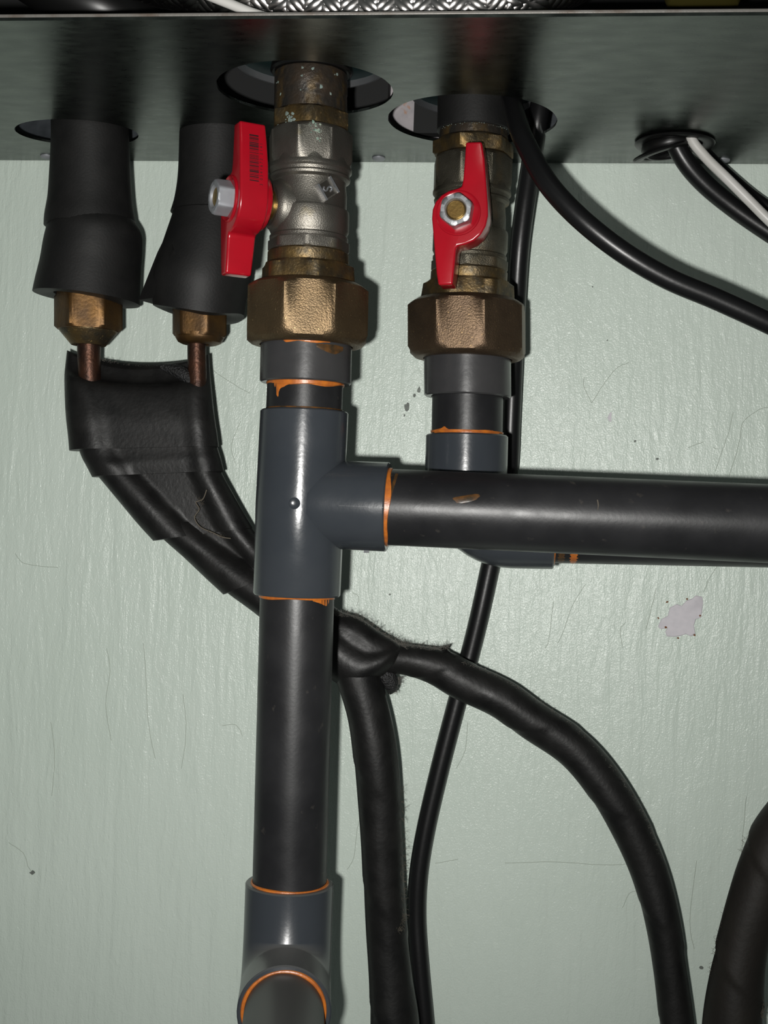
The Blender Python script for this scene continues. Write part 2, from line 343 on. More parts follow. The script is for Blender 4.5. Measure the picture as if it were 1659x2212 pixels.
def nipple(ax, d, sc, y0, y1, hexr, label, black, face):
    t = root('threaded_nipple', label, 'pipe fitting', ax, y1, d)
    if black:
        turned('insulation_sleeve', ax, d, sc, [(y0-150, 60), (y0-150, 78), (y0-2, 79), (y0, 77), (y0, 70)], 'foam', t)['label'] = 'black foam sleeve'
        turned('threaded_end', ax, d, sc, [(y0-8, 40), (y0-8, 72), (y0+6, 74), (hexr[0]-8, 75), (hexr[0]-8, 40)], 'brown', t, wob=.012)
        crust(t, ax, d, sc, y0+1, 75.2, [(p, random.uniform(-2, 3)) for p in range(-60, 75, 4)], .9)
    else:
        turned('threaded_end', ax, d, sc, [(y0-120, 40), (y0-120, 70), (y0, 72), (y0+5, 78), (y0+12, 79), (y0+45, 79), (y0+48, 78), (hexr[0]-6, 79), (hexr[0]-6, 40)], 'brown', t, wob=.02)
        turned('rubber_seal', ax, d, sc, [(y0-14, 60), (y0-14, 86), (y0-2, 88), (y0+3, 84), (y0+3, 60)], 'rubber', t)
        crust(t, ax, d, sc, 0, 79.6, [(random.uniform(-70, 60), random.uniform(y0+12, y0+64)) for _ in range(13)], 2.8)
    turned('nipple_hex', ax, d, sc, [(hexr[0]-6, 60), (hexr[0]-6, hexr[2]*.97), (hexr[0]-1, hexr[2]*1.14), (hexr[1]-2, hexr[2]*1.14), (hexr[1]+2, hexr[2]*1.06), (hexr[1]+2, 60)], 'brass_old', t, sides=6, flat=hexr[2], face=face)
    return t
def crust(t, ax, d, sc, y0, hw, spots, s, name='mineral_crust', m='crust'):
    vs, fs = [], []
    for ph, y in spots:
        y += y0; c = P(interp(ax, y), y, d) + az(R(ph))*(hw*sc); k = s*random.uniform(.5, 1.5)*sc
        n = az(R(ph)); u = az(R(ph+90)); rr = [random.uniform(.6, 1.4) for _ in range(6)]
        q = [c + (u*math.cos(i*1.0472) + EZ*math.sin(i*1.0472))*(k*rr[i]) - n*(.6*sc) for i in range(6)]
        v = q + [c + n*(.9*sc)]; f = [(i, (i+1) % 6, 6) for i in range(6)]
        vs, fs = merge((vs, fs), (v, f))
    o = mesh(name, vs, fs, M[m], t); o['kind'] = 'stuff'; return o

nipple(AX1, D1, S1, 158, 280, (254, 283, 79), 'brown oxidised nipple rising into the larger front cut-out', False, R(-18))
nipple(AX2, D2, S2, 286, 336, (312, 338, 78), 'brown nipple with black foam sleeve above the face-on red handle', True, R(14))

HANDLE = [(700, 455), (840, 455), (868, 600), (890, 800), (912, 1000), (917, 1100), (900, 1190), (860, 1265), (800, 1318), (725, 1350), (660, 1360), (645, 1385), (640, 1500), (625, 1700),
          (500, 1705), (480, 1600), (455, 1400), (438, 1250), (422, 1120), (425, 1040), (450, 970), (500, 915), (560, 880), (635, 860), (677, 843), (688, 780), (694, 650)]
HANDLE = [((x-655)/20200.0, (1075-y)/20200.0) for x, y in HANDLE]
def frame_mesh(name, lv, fs, base, ex, n, m, parent, **k):
    """local (x right, y depth behind the face, z up) -> world"""
    return mesh(name, [base + ex*x - n*y + EZ*z for x, y, z in lv], fs, M[m], parent, **k)
def valve(ax, d, sc, y0, y1, ystem, ang, label, nick, face, group=None, seed=1):
    """ball valve between pixel rows y0 and y1; ang = how far the stem turns left of the wall normal"""
    t = root('ball_valve', label, 'valve', ax, y1, d)
    k = (y1-y0)/292.0; Y = lambda v: y0 + (v-283)*k
    s1 = 1 if d > .1 else .94                                  # keep the same metres on the farther pipe
    q = lambda v: v*s1
    turned('upper_hex', ax, d, sc, [(Y(285), 60), (Y(285), q(80)), (Y(288), q(85)), (Y(296), q(94.5)), (Y(352), q(94.5)), (Y(362), q(88)), (Y(364), 60)], nick, t, sides=8, flat=q(86.5), face=face)
    turned('body', ax, d, sc, [(Y(345), 60), (Y(345), q(86)), (Y(362), q(88)), (Y(366), q(90)), (Y(372), q(90)), (Y(376), q(86)), (Y(382), q(85)), (Y(386), q(87)), (Y(391), q(86)), (Y(396), q(78)), (Y(402), q(77.5)), (Y(425), q(80)),
        (Y(452), q(80)), (Y(456), q(82)), (Y(457), q(85)), (Y(462), q(86)), (Y(500), q(86)), (Y(506), q(83)), (Y(511), q(82)), (Y(514), q(85)), (Y(520), q(85)), (Y(524), q(82)), (Y(526), 60)], nick, t)
    turned('lower_hex', ax, d, sc, [(Y(522), 60), (Y(522), q(80)), (Y(524), q(88)), (Y(543), q(88)), (Y(548), q(82)), (Y(548), 60)], nick, t, sides=8, flat=q(82.5), face=face+R(14))
    turned('end_ring', ax, d, sc, [(Y(545), 60), (Y(545), q(84)), (Y(549), q(88)), (Y(568), q(88)), (Y(574), q(85)), (Y(574), 60)], 'brass_old', t, wob=.006)
    n = az(-ang); ex = V((math.cos(ang), -math.sin(ang), 0)); c = P(interp(ax, ystem), ystem, d)
    # stem boss, packing and stem
    def radial(name, prof, m, parent, nn=32, sides=0, flat=0):
        rs = []
        for dist, r in prof:
            ring = []
            for j in range(nn):
                th = 2*math.pi*j/nn; rr = r
                if sides:
                    a = th % (2*math.pi/sides); a = a-2*math.pi/sides if a > math.pi/sides else a; rr = min(r, flat/math.cos(a))
                ring.append(c + n*dist + (ex*math.cos(th) + EZ*math.sin(th))*max(rr, 1e-5))
            rs.append(ring)
        return mesh(name, *rings_mesh(rs), M[m], parent)
    radial('stem_boss', [(.008, .0115), (.0150, .0115), (.0170, .0105), (.0182, .0088), (.0182, .003)], nick, t)
    radial('packing_nut', [(.016, .0065), (.0205, .0065), (.0215, .0055), (.0215, .001)], 'brass', t)
    base = c + n*.0365
    bm = bmesh.new(); f = bm.faces.new([bm.verts.new((x, 0, z)) for x, z in HANDLE])
    ret = bmesh.ops.extrude_face_region(bm, geom=[f]); vv = [e for e in ret['geom'] if isinstance(e, bmesh.types.BMVert)]
    bmesh.ops.translate(bm, verts=vv, vec=(0, .0125, 0)); bmesh.ops.recalc_face_normals(bm, faces=bm.faces)
    # wings taper a little in depth towards their tips
    for v in bm.verts:
        if v.co.y > .006: v.co.y -= .0012*max(0, abs(v.co.z)-.013)/.02
    ed = [e for e in bm.edges if e.calc_face_angle(0) > .35]
    bmesh.ops.bevel(bm, geom=ed, offset=.0010, segments=3, affect='EDGES', profile=.6)
    bm.verts.index_update(); lv = [tuple(v.co) for v in bm.verts]; fs = [tuple(v.index for v in f.verts) for f in bm.faces]; bm.free()
    h = frame_mesh('handle', lv, fs, base, ex, n, 'red', t, sharp=50); h['label'] = 'red enamelled butterfly handle'
    radial('hub', [(.0215, .008), (.0215, .0112), (.0228, .0120), (.0265, .0122), (.0265, .006)], 'red', t)
    rs = []
    for dist, r in ((.0360, .0100), (.0371, .0098), (.0374, .0092), (.0371, .0086), (.0369, .0070)):
        rs.append([c + n*dist + (ex*math.cos(j*math.pi/20) + EZ*math.sin(j*math.pi/20))*r for j in range(40)])
    mesh('hub_ring', *rings_mesh(rs), M['red'], h)
    rs = []
    for dist, r in ((.0365, .0040), (.0365, .0080), (.0426, .0080), (.0434, .0071), (.0437, .0065), (.0437, .0049), (.0431, .0043), (.0420, .0041)):
        ring = []
        for j in range(72):
            th = 2*math.pi*j/72; a = (th+R(8)) % (math.pi/3); a = a-math.pi/3 if a > math.pi/6 else a
            rr = min(r, .0066/math.cos(a)); ring.append(c + n*dist + (ex*math.cos(th) + EZ*math.sin(th))*rr)
        rs.append(ring)
    nu = mesh('handle_nut', *rings_mesh(rs, False, False), M['zinc' if d < .1 else 'zinc_matt'], t); nu['label'] = 'zinc hexagon nut'
    radial('stem', [(.02, .004), (.0425, .0040), (.0428, .0036), (.0428, .0005)], 'brass', t)
    return t, h, base, ex, n, c
va = valve(AX1, D1, S1, 283, 576, 455, R(57), 'nickel ball valve with barcoded red handle turned sideways', 'nickel', R(16))
vb = valve(AX2, D2, S2, 338, 614, 500, R(6), 'stained ball valve with red handle facing front over zinc nut', 'nickel2', R(8), seed=2)
# the printed barcode and number on the first handle's edge
def barcode():
    t, h, base, ex, n, c = va
    p0 = V((.00925, 0, .0286)); p1 = V((.01265, 0, .0040)); dirv = (p1-p0).normalized()
    W = lambda l: base + ex*l.x - n*l.y + EZ*l.z
    nl = V((-dirv.z, 0, dirv.x)); nl = nl if nl.x > 0 else -nl
    edge = [(-.0307, .00916), (-.0235, .01054), (-.0136, .01163), (-.0037, .01272), (0, .013)]
    def on(a, dep, lift=.00012): z = .0286 - a; return W(V((interp(edge, -z) + lift, dep, z)))
    rnd = random.Random(5); s = .0032; vs, fs = [], []
    while s < .0228:
        w = rnd.choice((.00016, .00016, .0003, .00045, .0007))
        l0, l1 = .0040, .0080
        quad = [on(a, b) for a, b in ((s, l0), (s+w, l0), (s+w, l1), (s, l1))]
        q2 = [on(a, b, -.0002) for a, b in ((s, l0), (s+w, l0), (s+w, l1), (s, l1))]
        vs, fs = merge((vs, fs), (quad+q2, [(0, 1, 2, 3), (7, 6, 5, 4), (0, 4, 5, 1), (1, 5, 6, 2), (2, 6, 7, 3), (3, 7, 4, 0)]))
        s += w + rnd.choice((.00018, .00025, .0004, .00055))
    mesh('barcode', vs, fs, M['ink'], h, smooth=False)['label'] = 'black printed barcode'
    cu = bpy.data.curves.new('digits', 'FONT'); cu.body = '3 0541672 2141'; cu.size = .0018; cu.space_character = 1.55
    tmp = bpy.data.objects.new('tmp', cu); COL.objects.link(tmp); dg = bpy.context.evaluated_depsgraph_get()
    me = bpy.data.meshes.new_from_object(tmp.evaluated_get(dg))
    # the line of digits runs up the wing, its feet towards the valve body
    vs = [on(.0245 - v.co.x, .0097 - v.co.y) for v in me.vertices]; fs = [tuple(p.vertices) for p in me.polygons]
    bpy.data.objects.remove(tmp)
    mesh('barcode_digits', vs, fs, M['ink'], h, smooth=False)['label'] = 'small black digits'
barcode()
def logo():
    t = va[0]; ph = R(36); n = az(ph); u = az(ph+math.pi/2); c = P(interp(AX1, 425), 425, D1) + n*(.0166)
    c += EZ*.0002; e1 = (u*.60 - EZ*.80).normalized(); e2 = (u*.80 + EZ*.60).normalized()   # lit long sides coloured as a lighter metal, short sides
    pl = mesh('emblem', *box(c - n*.0012, e1, n, e2, .0066, .0022, .0064), M['logo'], t); pl['label'] = 'small cast diamond emblem'
    for s in (-1, 1):
        mesh('emblem_edge', *box(c + e2*(s*.0034), e1, n, e2, .0076, .0024, .0009), M['zinc'], pl)
        mesh('emblem_edge', *box(c + e1*(s*.0035) - n*.0003, e1, n, e2, .0006, .0018, .0062), M['nickel'], pl)
    g = [(-.0014, -.0010), (-.0008, -.0018), (.0002, -.0016), (.0004, -.0006), (-.0002, .0004), (-.0002, .0014), (.0006, .0020), (.0014, .0014), (.0015, .0006)]
    g = crom(g, 4); mesh('emblem_letter', *tube([c + e1*a + e2*b + n*.0001 for a, b in g], .00045, 8), M['zinc'], pl)
logo()
crust(va[0], AX1, D1, S1, 0, 87.0, [(random.uniform(2, 30), random.uniform(288, 330)) for _ in range(26)], 2.6, 'verdigris_spots', 'verdigris')
crust(va[0], AX1, D1, S1, 0, 81.5, [(random.uniform(-60, -15), random.uniform(262, 290)) for _ in range(22)], 3.0, 'crust_spots', 'crust')

def union(ax, d, sc, y0, label, m, face, tail_face, collar_end, seed):
    """tail hexagon, big eight-sided nut and grey collar; y0 = nut's upper silhouette row"""
    t = root('pipe_union', label, 'pipe fitting', ax, collar_end, d); s = 1 if d > .1 else .953
    turned('tail_hex', ax, d, sc, [(y0-40*s, 60), (y0-40*s, 92*s), (y0-34*s, 103*s), (y0+4, 107*s), (y0+4, 60)], 'brass_old', t, sides=6, flat=93*s, face=tail_face)
    turned('union_nut', ax, d, sc, [(y0, 70), (y0, 112*s), (y0+3, 118*s), (y0+10, 129*s), (y0+18, 139*s), (y0+112*s, 139*s), (y0+124*s, 130*s), (y0+132*s, 120*s), (y0+134*s, 112*s), (y0+134*s, 101*s), (y0+116*s, 101*s), (y0+116*s, 60)],
           m, t, sides=8, flat=128*s, face=face)['label'] = 'large eight-sided bronze nut'
    turned('end_collar', ax, d, sc, [(y0+114*s, 60), (y0+114*s, 98.5*s), (collar_end-3, 98.5*s), (collar_end, 95*s), (collar_end, 83*s), (collar_end-45, 83*s), (collar_end-45, 10)], 'collar', t)['label'] = 'dark grey plastic socket collar'
    return t
ua = union(AX1, D1, S1, 614, 'bronze union nut with collar above the grey tee', 'brass_nut', R(12), R(-9), 829, 1)
ub = union(AX2, D2, S2, 649, 'darker bronze union nut behind the horizontal pipe', 'brass_nut2', R(-4), R(6), 858, 2)

def glue_ring(parent, ax, d, sc, y, hw, w, seed, m='glue'):
    r = random.Random(seed); rs = [[], [], [], []]; n = 60
    ph = [r.random()*6.28 for _ in range(3)]
    for j in range(n):
        th = 2*math.pi*j/n; k = w*(1+.45*math.sin(2*th+ph[0])+.3*math.sin(5*th+ph[1]))
        for i, (a, b) in enumerate(((-1.5, .0), (-1.0, 2.6), (k, 1.6), (k+1.0, -.2))):
            rs[i].append(P(interp(ax, y+a*1), y+a, d) + az(th)*((hw+b)*sc))
    mesh('sealant_bead', *rings_mesh(rs, False, False), M[m], parent)['label'] = 'orange sealant bead'
def smear(parent, ax, d, sc, hw, strip, m='glue', name='sealant_smear', lift=.5):
    """strip of (azimuth deg, row top, row bottom) wrapped on an upright pipe"""
    q = crom(strip, 4); vs = []; fs = []
    for ph, a, b in q:
        if b < a: b = a
        for y, l in ((a, -.3), (a+(b-a)*.15, lift), (b-(b-a)*.15, lift), (b, -.3)): vs.append(P(interp(ax, y), y, d) + az(R(ph))*((hw+l)*sc))
    for i in range(len(q)-1):
        for j in range(3): fs.append((i*4+j, i*4+j+1, (i+1)*4+j+1, (i+1)*4+j))
    return mesh(name, vs, fs, M[m], parent)
# --- first column: short pipe, tee, long pipe, elbow
t = root('pipe_stub', 'short black pipe smeared orange between union collar and tee', 'pipe', AX1, 955, D1)
turned('pipe_wall', AX1, D1, S1, [(786, 40), (786, 82), (955, 82), (955, 40)], 'pipe', t)
glue_ring(t, AX1, D1, S1, 830, 82, 5, 3); glue_ring(t, AX1, D1, S1, 885, 81.2, 1, 4, 'glue_thin')
smear(t, AX1, D1, S1, 82, [(-62, 828, 836), (-52, 828, 840), (-46, 828, 848), (-41, 828, 858), (-36, 828, 868), (-33, 828, 869), (-31, 828, 852), (-24, 828, 846), (-16, 828, 840), (-6, 828, 838), (10, 828, 836), (40, 828, 840), (70, 828, 834)])
smear(t, AX1, D1, S1, 82, [(-68, 840, 872), (-60, 838, 884), (-52, 848, 880), (-44, 856, 868)], 'glue_thin', lift=.25)
smear(ua, AX1, D1, S1, 98.7, [(-20, 745, 747), (-16, 742, 752), (-8, 743, 751), (0, 744, 749), (10, 743, 751), (22, 743, 752), (32, 745, 750), (40, 747, 749)], 'glue', lift=.5)
smear(ua, AX1, D1, S1, 98.7, [(22, 754, 760), (34, 753, 768), (48, 752, 772), (62, 754, 762)], 'glue_thin', lift=.3)

tee = root('pvc_tee', 'blue-grey plastic tee fitting with its branch to the right', 'pipe fitting', AX1, 1286, D1)
turned('run', AX1, D1, S1, [(962, 5), (962, 82.6), (888, 82.6), (888, 92.5), (891, 95), (1090, 95.5), (1282, 94), (1286, 91.5), (1286, 80.8), (1212, 80.8), (1212, 5)], 'grey', tee)
HA, HB = P(648, 1087, D1), P(1700, 1133, .1175)             # axis of the horizontal pipe
hx = (HB-HA).normalized(); hn = V((0, -1, 0)); hn = (hn - hx*hn.dot(hx)).normalized(); hu = hn.cross(hx); hu = hu if hu.z > 0 else -hu
def hpos(x):                                               # distance along the pipe axis of pixel column x
    r = CF + CR*((x-829.5)/FPX) + CU*((1106-1100)/FPX)
    p = CP + r*((DW-D1)/r.y); return (p-HA).dot(hx)
def hlathe(prof, n=56):
    rs = []
    for s, r in prof: rs.append([HA + hx*s + (hn*math.cos(2*math.pi*j/n) + hu*math.sin(2*math.pi*j/n))*r for j in range(n)])
    return rings_mesh(rs)
sE = hpos(839)
mesh('branch', *hlathe([(.006, .0186), (.012, .0191), (sE-.0006, .0192), (sE, .0187), (sE, .01655), (sE-.014, .01655), (sE-.014, .001)]), M['grey'], tee)
# moulding marks: parting seam, gate disc and a small nub
vs, fs = box(HA + hx*((.0195+sE)/2) + hn*.01915 - hu*.0003, hx, hn, hu, sE-.0200, .0005, .0003); mesh('parting_seam', vs, fs, M['grey'], tee)
gc = P(634, 1088, D1); gph = R(3); gn = az(gph); gu = az(gph+math.pi/2)
rs = []
gx = P(interp(AX1, 1088), 1088, D1) + gn*.0190
for dd, r in ((-.001, .0025), (.0002, .0025), (.0003, .0022), (.0001, .0019), (.0001, .0002)):
    rs.append([gx + gn*dd + (gu*math.cos(j*math.pi/12) + EZ*math.sin(j*math.pi/12))*r for j in range(24)])
mesh('gate_mark', *rings_mesh(rs), M['grey'], tee)
mesh('moulding_nub', *box(HA + hx*hpos(797) - hu*.0192 + hn*.002, hx, hn, hu, .0022, .002, .0016), M['grey'], tee)

hp = thing('horizontal_pipe', 'black horizontal pipe leaving the tee branch to the right', 'pipe', HA + hx*.1)
mesh('pipe_wall', *hlathe([(sE-.012, .010), (sE-.012, .0164), (.36, .0164), (.36, .010)]), M['pipe'], hp)
def hglue():
    r = random.Random(9); rs = [[], [], [], []]; n = 60
    for j in range(n):
        th = 2*math.pi*j/n; k = .0014*(1+.5*math.sin(2*th+1)+.25*math.sin(5*th))
        for i, (a, b) in enumerate(((-.0003, .0001), (-.0001, .0006), (k, .0004), (k+.0002, -.0001))):
            rs[i].append(HA + hx*(sE+a) + (hn*math.cos(th)+hu*math.sin(th))*(.0164+b))
    mesh('sealant_bead', *rings_mesh(rs, False, False), M['glue'], hp)
hglue()
def hpatch(strip, m, name='sealant_smear', lift=.0001):
    """strip of (angle about the pipe in degrees, 0 = front, up positive; s0, s1)"""
    q = crom(strip, 4); vs = []; fs = []
    for ph, a, b in q:
        for s, l in ((a, -.00006), (a+(b-a)*.2, lift), (b-(b-a)*.2, lift), (b, -.00006)): vs.append(HA + hx*s + (hn*math.cos(R(ph))+hu*math.sin(R(ph)))*(.0164+l))
    for i in range(len(q)-1):
        for j in range(3): fs.append((i*4+j, i*4+j+1, (i+1)*4+j+1, (i+1)*4+j))
    mesh(name, vs, fs, M[m], hp)
hpatch([(60, sE+.003, sE+.0045), (40, sE+.0025, sE+.004), (20, sE+.0015, sE+.003), (8, sE, sE+.002)], 'glue_thin')
hpatch([(10, hpos(990), hpos(1005)), (14, hpos(982), hpos(1025)), (18, hpos(980), hpos(1036)), (22, hpos(1005), hpos(1040)), (25, hpos(1025), hpos(1036))], 'glue_thin')
hpatch([(8, hpos(1286), hpos(1287)), (16, hpos(1286), hpos(1289)), (24, hpos(1284), hpos(1287))], 'web', 'dust_thread')

lp = root('long_pipe', 'long black upright pipe between the tee and the lower elbow', 'pipe', AX1, 1970, D1)
turned('pipe_wall', AX1, D1, S1, [(1216, 40), (1216, 80), (1975, 80), (1975, 40)], 'pipe', lp)
glue_ring(lp, AX1, D1, S1, 1288, 80, 3, 5)
smear(lp, AX1, D1, S1, 80, [(35, 1287, 1293), (50, 1287, 1300), (62, 1287, 1306), (70, 1287, 1296)])

def ringset(items, n=48):
    """items of (centre, u, v, r)"""
    return [[c + (u*math.cos(2*math.pi*j/n) + v*math.sin(2*math.pi*j/n))*r for j in range(n)] for c, u, v, r in items]
def elbow(parent, c, a, b, la, lb, rs_, rp, bend, m):
    """elbow at corner c with sockets towards a and b (unit vectors)"""
    w = a.cross(b).normalized(); it = []
    ua_ = a.cross(w); ub_ = b.cross(w)
    it += [(c + a*(la-.016), ua_, w, .002), (c + a*(la-.016), ua_, w, rp), (c + a*la, ua_, w, rp), (c + a*la, ua_, w, rs_-.0006), (c + a*(la-.0006), ua_, w, rs_)]
    o = c + a*bend + b*bend
    for i in range(13):
        t = math.pi/2*i/12; p = o - b*(bend*math.cos(t)) - a*(bend*math.sin(t)); tan = (-a*math.cos(t) + b*math.sin(t))
        it.append((p, tan.cross(w)*-1, w, rs_))
    it += [(c + b*(lb-.0006), ub_*-1, w, rs_), (c + b*lb, ub_*-1, w, rs_-.0006), (c + b*lb, ub_*-1, w, rp), (c + b*(lb-.016), ub_*-1, w, rp), (c + b*(lb-.016), ub_*-1, w, .002)]
    return mesh('elbow_body', *rings_mesh(ringset(it)), M[m], parent)
# lower elbow, its outlet towards the viewer
top = P(interp(AX1, 1906), 1906, D1); EC = top + V((0, 0, -.0400)); fwd = V((.165, -1, -.02)).normalized()
le = thing('pvc_elbow', 'dusty grey plastic elbow at the foot of the long upright pipe', 'pipe fitting', EC - EZ*.02)
elbow(le, EC, EZ, fwd, .0400, .0400, .0190, .01625, .0195, 'grey_dusty')
def torus(c, u, v, Rr, r, n=60, k=8):
    vs = []; fs = []; w = u.cross(v)
    for i in range(n):
        a = 2*math.pi*i/n; e = u*math.cos(a)+v*math.sin(a); rr = r*(1+.3*math.sin(3*a+1))
        for j in range(k):
            b = 2*math.pi*j/k; vs.append(c + e*(Rr+rr*math.cos(b)) + w*(rr*math.sin(b)))
    for i in range(n):
        for j in range(k): fs.append((i*k+j, ((i+1) % n)*k+j, ((i+1) % n)*k+(j+1) % k, i*k+(j+1) % k))
    return vs, fs
mesh('sealant_bead', *torus(top, EX, EY, .0163, .0007), M['glue'], le)
fu = fwd.cross(EZ).normalized(); fv = fu.cross(fwd)
mesh('sealant_bead', *torus(EC + fwd*.0400, fu, fv, .0165, .0008), M['glue'], le)
op = thing('outlet_pipe', 'grey dusty pipe leaving the lower elbow towards the viewer', 'pipe', EC + fwd*.08 - EZ*.016)
items = [(EC + fwd*.026, fu, fv, .010), (EC + fwd*.026, fu, fv, .01605), (EC + fwd*.16, fu, fv, .01605), (EC + fwd*.16, fu, fv, .010)]
mesh('pipe_wall', *rings_mesh(ringset(items)), mat('dusty_pipe', (.02, .02, .02), .45, 0, .4, dust=(.060, .060, .057), col2=(.03, .03, .029), nscale=120), op)

# --- second column: short pipe, elbow to the right, hidden horizontal pipe
t = root('pipe_stub', 'short clean black pipe below the darker bronze union', 'pipe', AX2, 1000, D2)
turned('pipe_wall', AX2, D2, S2, [(816, 40), (816, 76.5), (1000, 76.5), (1000, 40)], 'pipe', t)
glue_ring(t, AX2, D2, S2, 934, 76.5, 3, 12)
smear(t, AX2, D2, S2, 76.5, [(-62, 932, 940), (-44, 930, 940), (-36, 926, 940), (-28, 932, 940), (-10, 935, 940), (10, 933, 940), (40, 931, 940), (66, 934, 940)])
top2 = P(interp(AX2, 940), 940, D2); ax2b = P(1400, 1144, D2)
EC2 = P(1004, 1137, D2)
bdir = (ax2b - EC2).normalized(); adir = (top2 - EC2); la = adir.length; adir.normalize()
e2 = thing('pvc_elbow', 'grey plastic elbow half hidden behind the horizontal pipe', 'pipe fitting', EC2 - EZ*.02)
lb = (P(1197, 1140, D2) - EC2).dot(bdir)
elbow(e2, EC2, adir, bdir, la, lb, .0189, .0166, .0215, 'grey')
bw = V((0, -1, 0)); bw = (bw - bdir*bw.dot(bdir)).normalized(); bu = bdir.cross(bw)
mesh('sealant_bead', *torus(EC2 + bdir*lb, bw, bu, .0164, .0008), M['glue'], e2)
hp2 = thing('rear_pipe', 'second horizontal pipe nearly hidden behind the front one', 'pipe', EC2 + bdir*.1)
items = [(EC2 + bdir*(lb-.014), bw, bu, .010), (EC2 + bdir*(lb-.014), bw, bu, .0161), (EC2 + bdir*.33, bw, bu, .0161), (EC2 + bdir*.33, bw, bu, .010)]
mesh('pipe_wall', *rings_mesh(ringset(items)), M['pipe'], hp2)
for k, (s0, w_) in enumerate(((.0035, .004), (.0090, .0045))):
    vs = []; fs = []
    for i in range(9):
        th = R(-20 - i*9); e = bw*math.cos(th) + EZ*math.sin(th); ww = w_*math.sin(math.pi*(i+.6)/9.4)*.5
        for s, l in ((-ww, -.00005), (0, .00015), (ww, -.00005)): vs.append(EC2 + bdir*(lb+s0+s) + e*(.0161+l))
    for i in range(8): fs += [(i*3, i*3+1, i*3+4, i*3+3), (i*3+1, i*3+2, i*3+5, i*3+4)]
    mesh('sealant_smear', vs, fs, M['glue' if k else 'glue_thin'], hp2)

# ------------------------------------------------------------------ foam sleeves, flare nuts and copper pipes on the left
def sleeve(name, secs, m, parent, thick=.007, n=44, cut=None, seed=0):
    """secs of (cx, cy, halfwidth px, d): hollow soft tube"""
    q = crom(secs, 6); outer = []; inner = []
    for i, (x, y, hw, d) in enumerate(q):
        c = P(x, y, d); sc = (c-CP).dot(CF)/FPX; ro = []; ri = []
        for j in range(n):
            th = 2*math.pi*j/n; dz = cut(th, i/(len(q)-1)) if cut else 0
            ro.append(c + az(th)*(hw*sc) + EZ*dz); ri.append(c + az(th)*(hw*sc-thick) + EZ*dz)
        outer.append(ro); inner.append(ri)
    rim = [[p*.5 + r*.5 + (EZ*-.0006) for p, r in zip(outer[-1], inner[-1])]]
    return mesh(name, *rings_mesh([inner[0]] + outer + rim + inner[::-1], False, False), M[m], parent)
s1 = thing('pipe_insulation', 'black foam pipe sleeve in two pieces at the far left', 'insulation', P(186, 650, .05))
sleeve('upper_sleeve', [(193, 235, 82, .052), (195, 300, 83, .052), (195, 370, 86, .052), (195, 430, 90, .052), (194.5, 470, 96, .052), (195, 492, 98, .052)], 'foam', s1)
sleeve('lower_sleeve', [(198, 470, 90, .052), (204, 498, 101, .052), (201, 530, 105, .052), (196, 572, 107, .052), (190, 615, 111, .052), (187, 645, 114, .052)], 'foam', s1, .010,
       cut=lambda th, t: -.0022*t*math.sin(th)*1.0)
s2 = thing('pipe_insulation', 'black foam pipe sleeve with flared torn end beside the barcoded handle', 'insulation', P(430, 680, .05))
sleeve('upper_sleeve', [(468, 245, 79, .050), (467, 300, 79, .050), (465, 380, 80, .050), (462, 430, 84, .050), (459, 462, 90, .050)], 'foam', s2)
def torn(th, t):
    left = max(0.0, math.cos(th + math.pi/2))               # side facing left in the photo
    return t*(.0055*left**3 - .002*math.sin(th*3)*.5)
sleeve('lower_sleeve', [(461, 445, 82, .050), (459, 471, 86, .050), (449, 540, 98, .050), (436, 604, 106, .050), (430, 650, 101, .050), (429, 683, 98, .050)], 'foam', s2, .010, cut=torn)
a, b, c_ = P(372, 480, .052), P(300, 648, .054), P(345, 640, .062)
vs = [P(375, 475, .058), P(340, 545, .060), P(318, 600, .060), P(299, 648, .060), P(332, 643, .062), P(352, 600, .068), P(372, 540, .072)]
vs2 = [v + V((.004, .012, 0)) for v in vs]; nn = len(vs)
mesh('torn_flap', vs + vs2, [tuple(range(nn)), tuple(range(2*nn-1, nn-1, -1))] + [(i, (i+1) % nn, nn+(i+1) % nn, nn+i) for i in range(nn)], M['foam'], s2)

def column(tab): return [(y, x) for x, y in tab]
def flare(cx, y0, y1, y2, hw, chw, face, d, label, taper):
    ax = [(y0, cx), (y2, cx)]; sc = (P(cx, y1, d)-CP).dot(CF)/FPX
    t = thing('flare_nut', label, 'pipe fitting', P(cx, y2, d))
    turned('nut_hex', ax, d, sc, [(y0-26, 10), (y0-26, hw), (y0-14, hw*1.1), (y1-6, hw*1.1), (y1, hw*1.0), (y1+2, hw*.9), (y1+2, 10)], 'flare', t, sides=6, flat=hw*.95, face=face)
    if taper: turned('nut_cone', ax, d, sc, [(y1-12, 10), (y1-12, hw*.94), (y1, hw*.95), (y1+4, hw*.92), (y2-3, hw*.60), (y2, hw*.56), (y2, chw+.6), (y2-20, chw+.6), (y2-20, 4)], 'brass_old', t)
    else: turned('nut_cone', ax, d, sc, [(y1-6, 10), (y1-6, hw*.97), (y1+3, hw*.96), (y2-4, hw*.86), (y2, hw*.70), (y2, chw+.6), (y2-16, chw+.6), (y2-16, 4)], 'flare', t)
    return t
flare(191, 660, 714, 746, 66, 27, R(16), .052, 'large brass flare nut under the far left foam sleeve', True)
flare(431, 680, 728, 744, 54, 20, R(2), .050, 'smaller brass flare nut under the torn foam sleeve', False)
pts, rad = pxpath([(193, 722, .052, 26), (192, 760, .052, 25), (193, 800, .052, 24), (196, 850, .050, 24)], 6)
tag(mesh('copper_pipe', *tube(pts, rad, 24), M['copper']), 'thick tarnished copper pipe entering the wrap at far left', 'pipe')
pts, rad = pxpath([(425, 726, .050, 20), (425, 765, .050, 20), (426, 800, .050, 20), (427, 850, .050, 20)], 6)
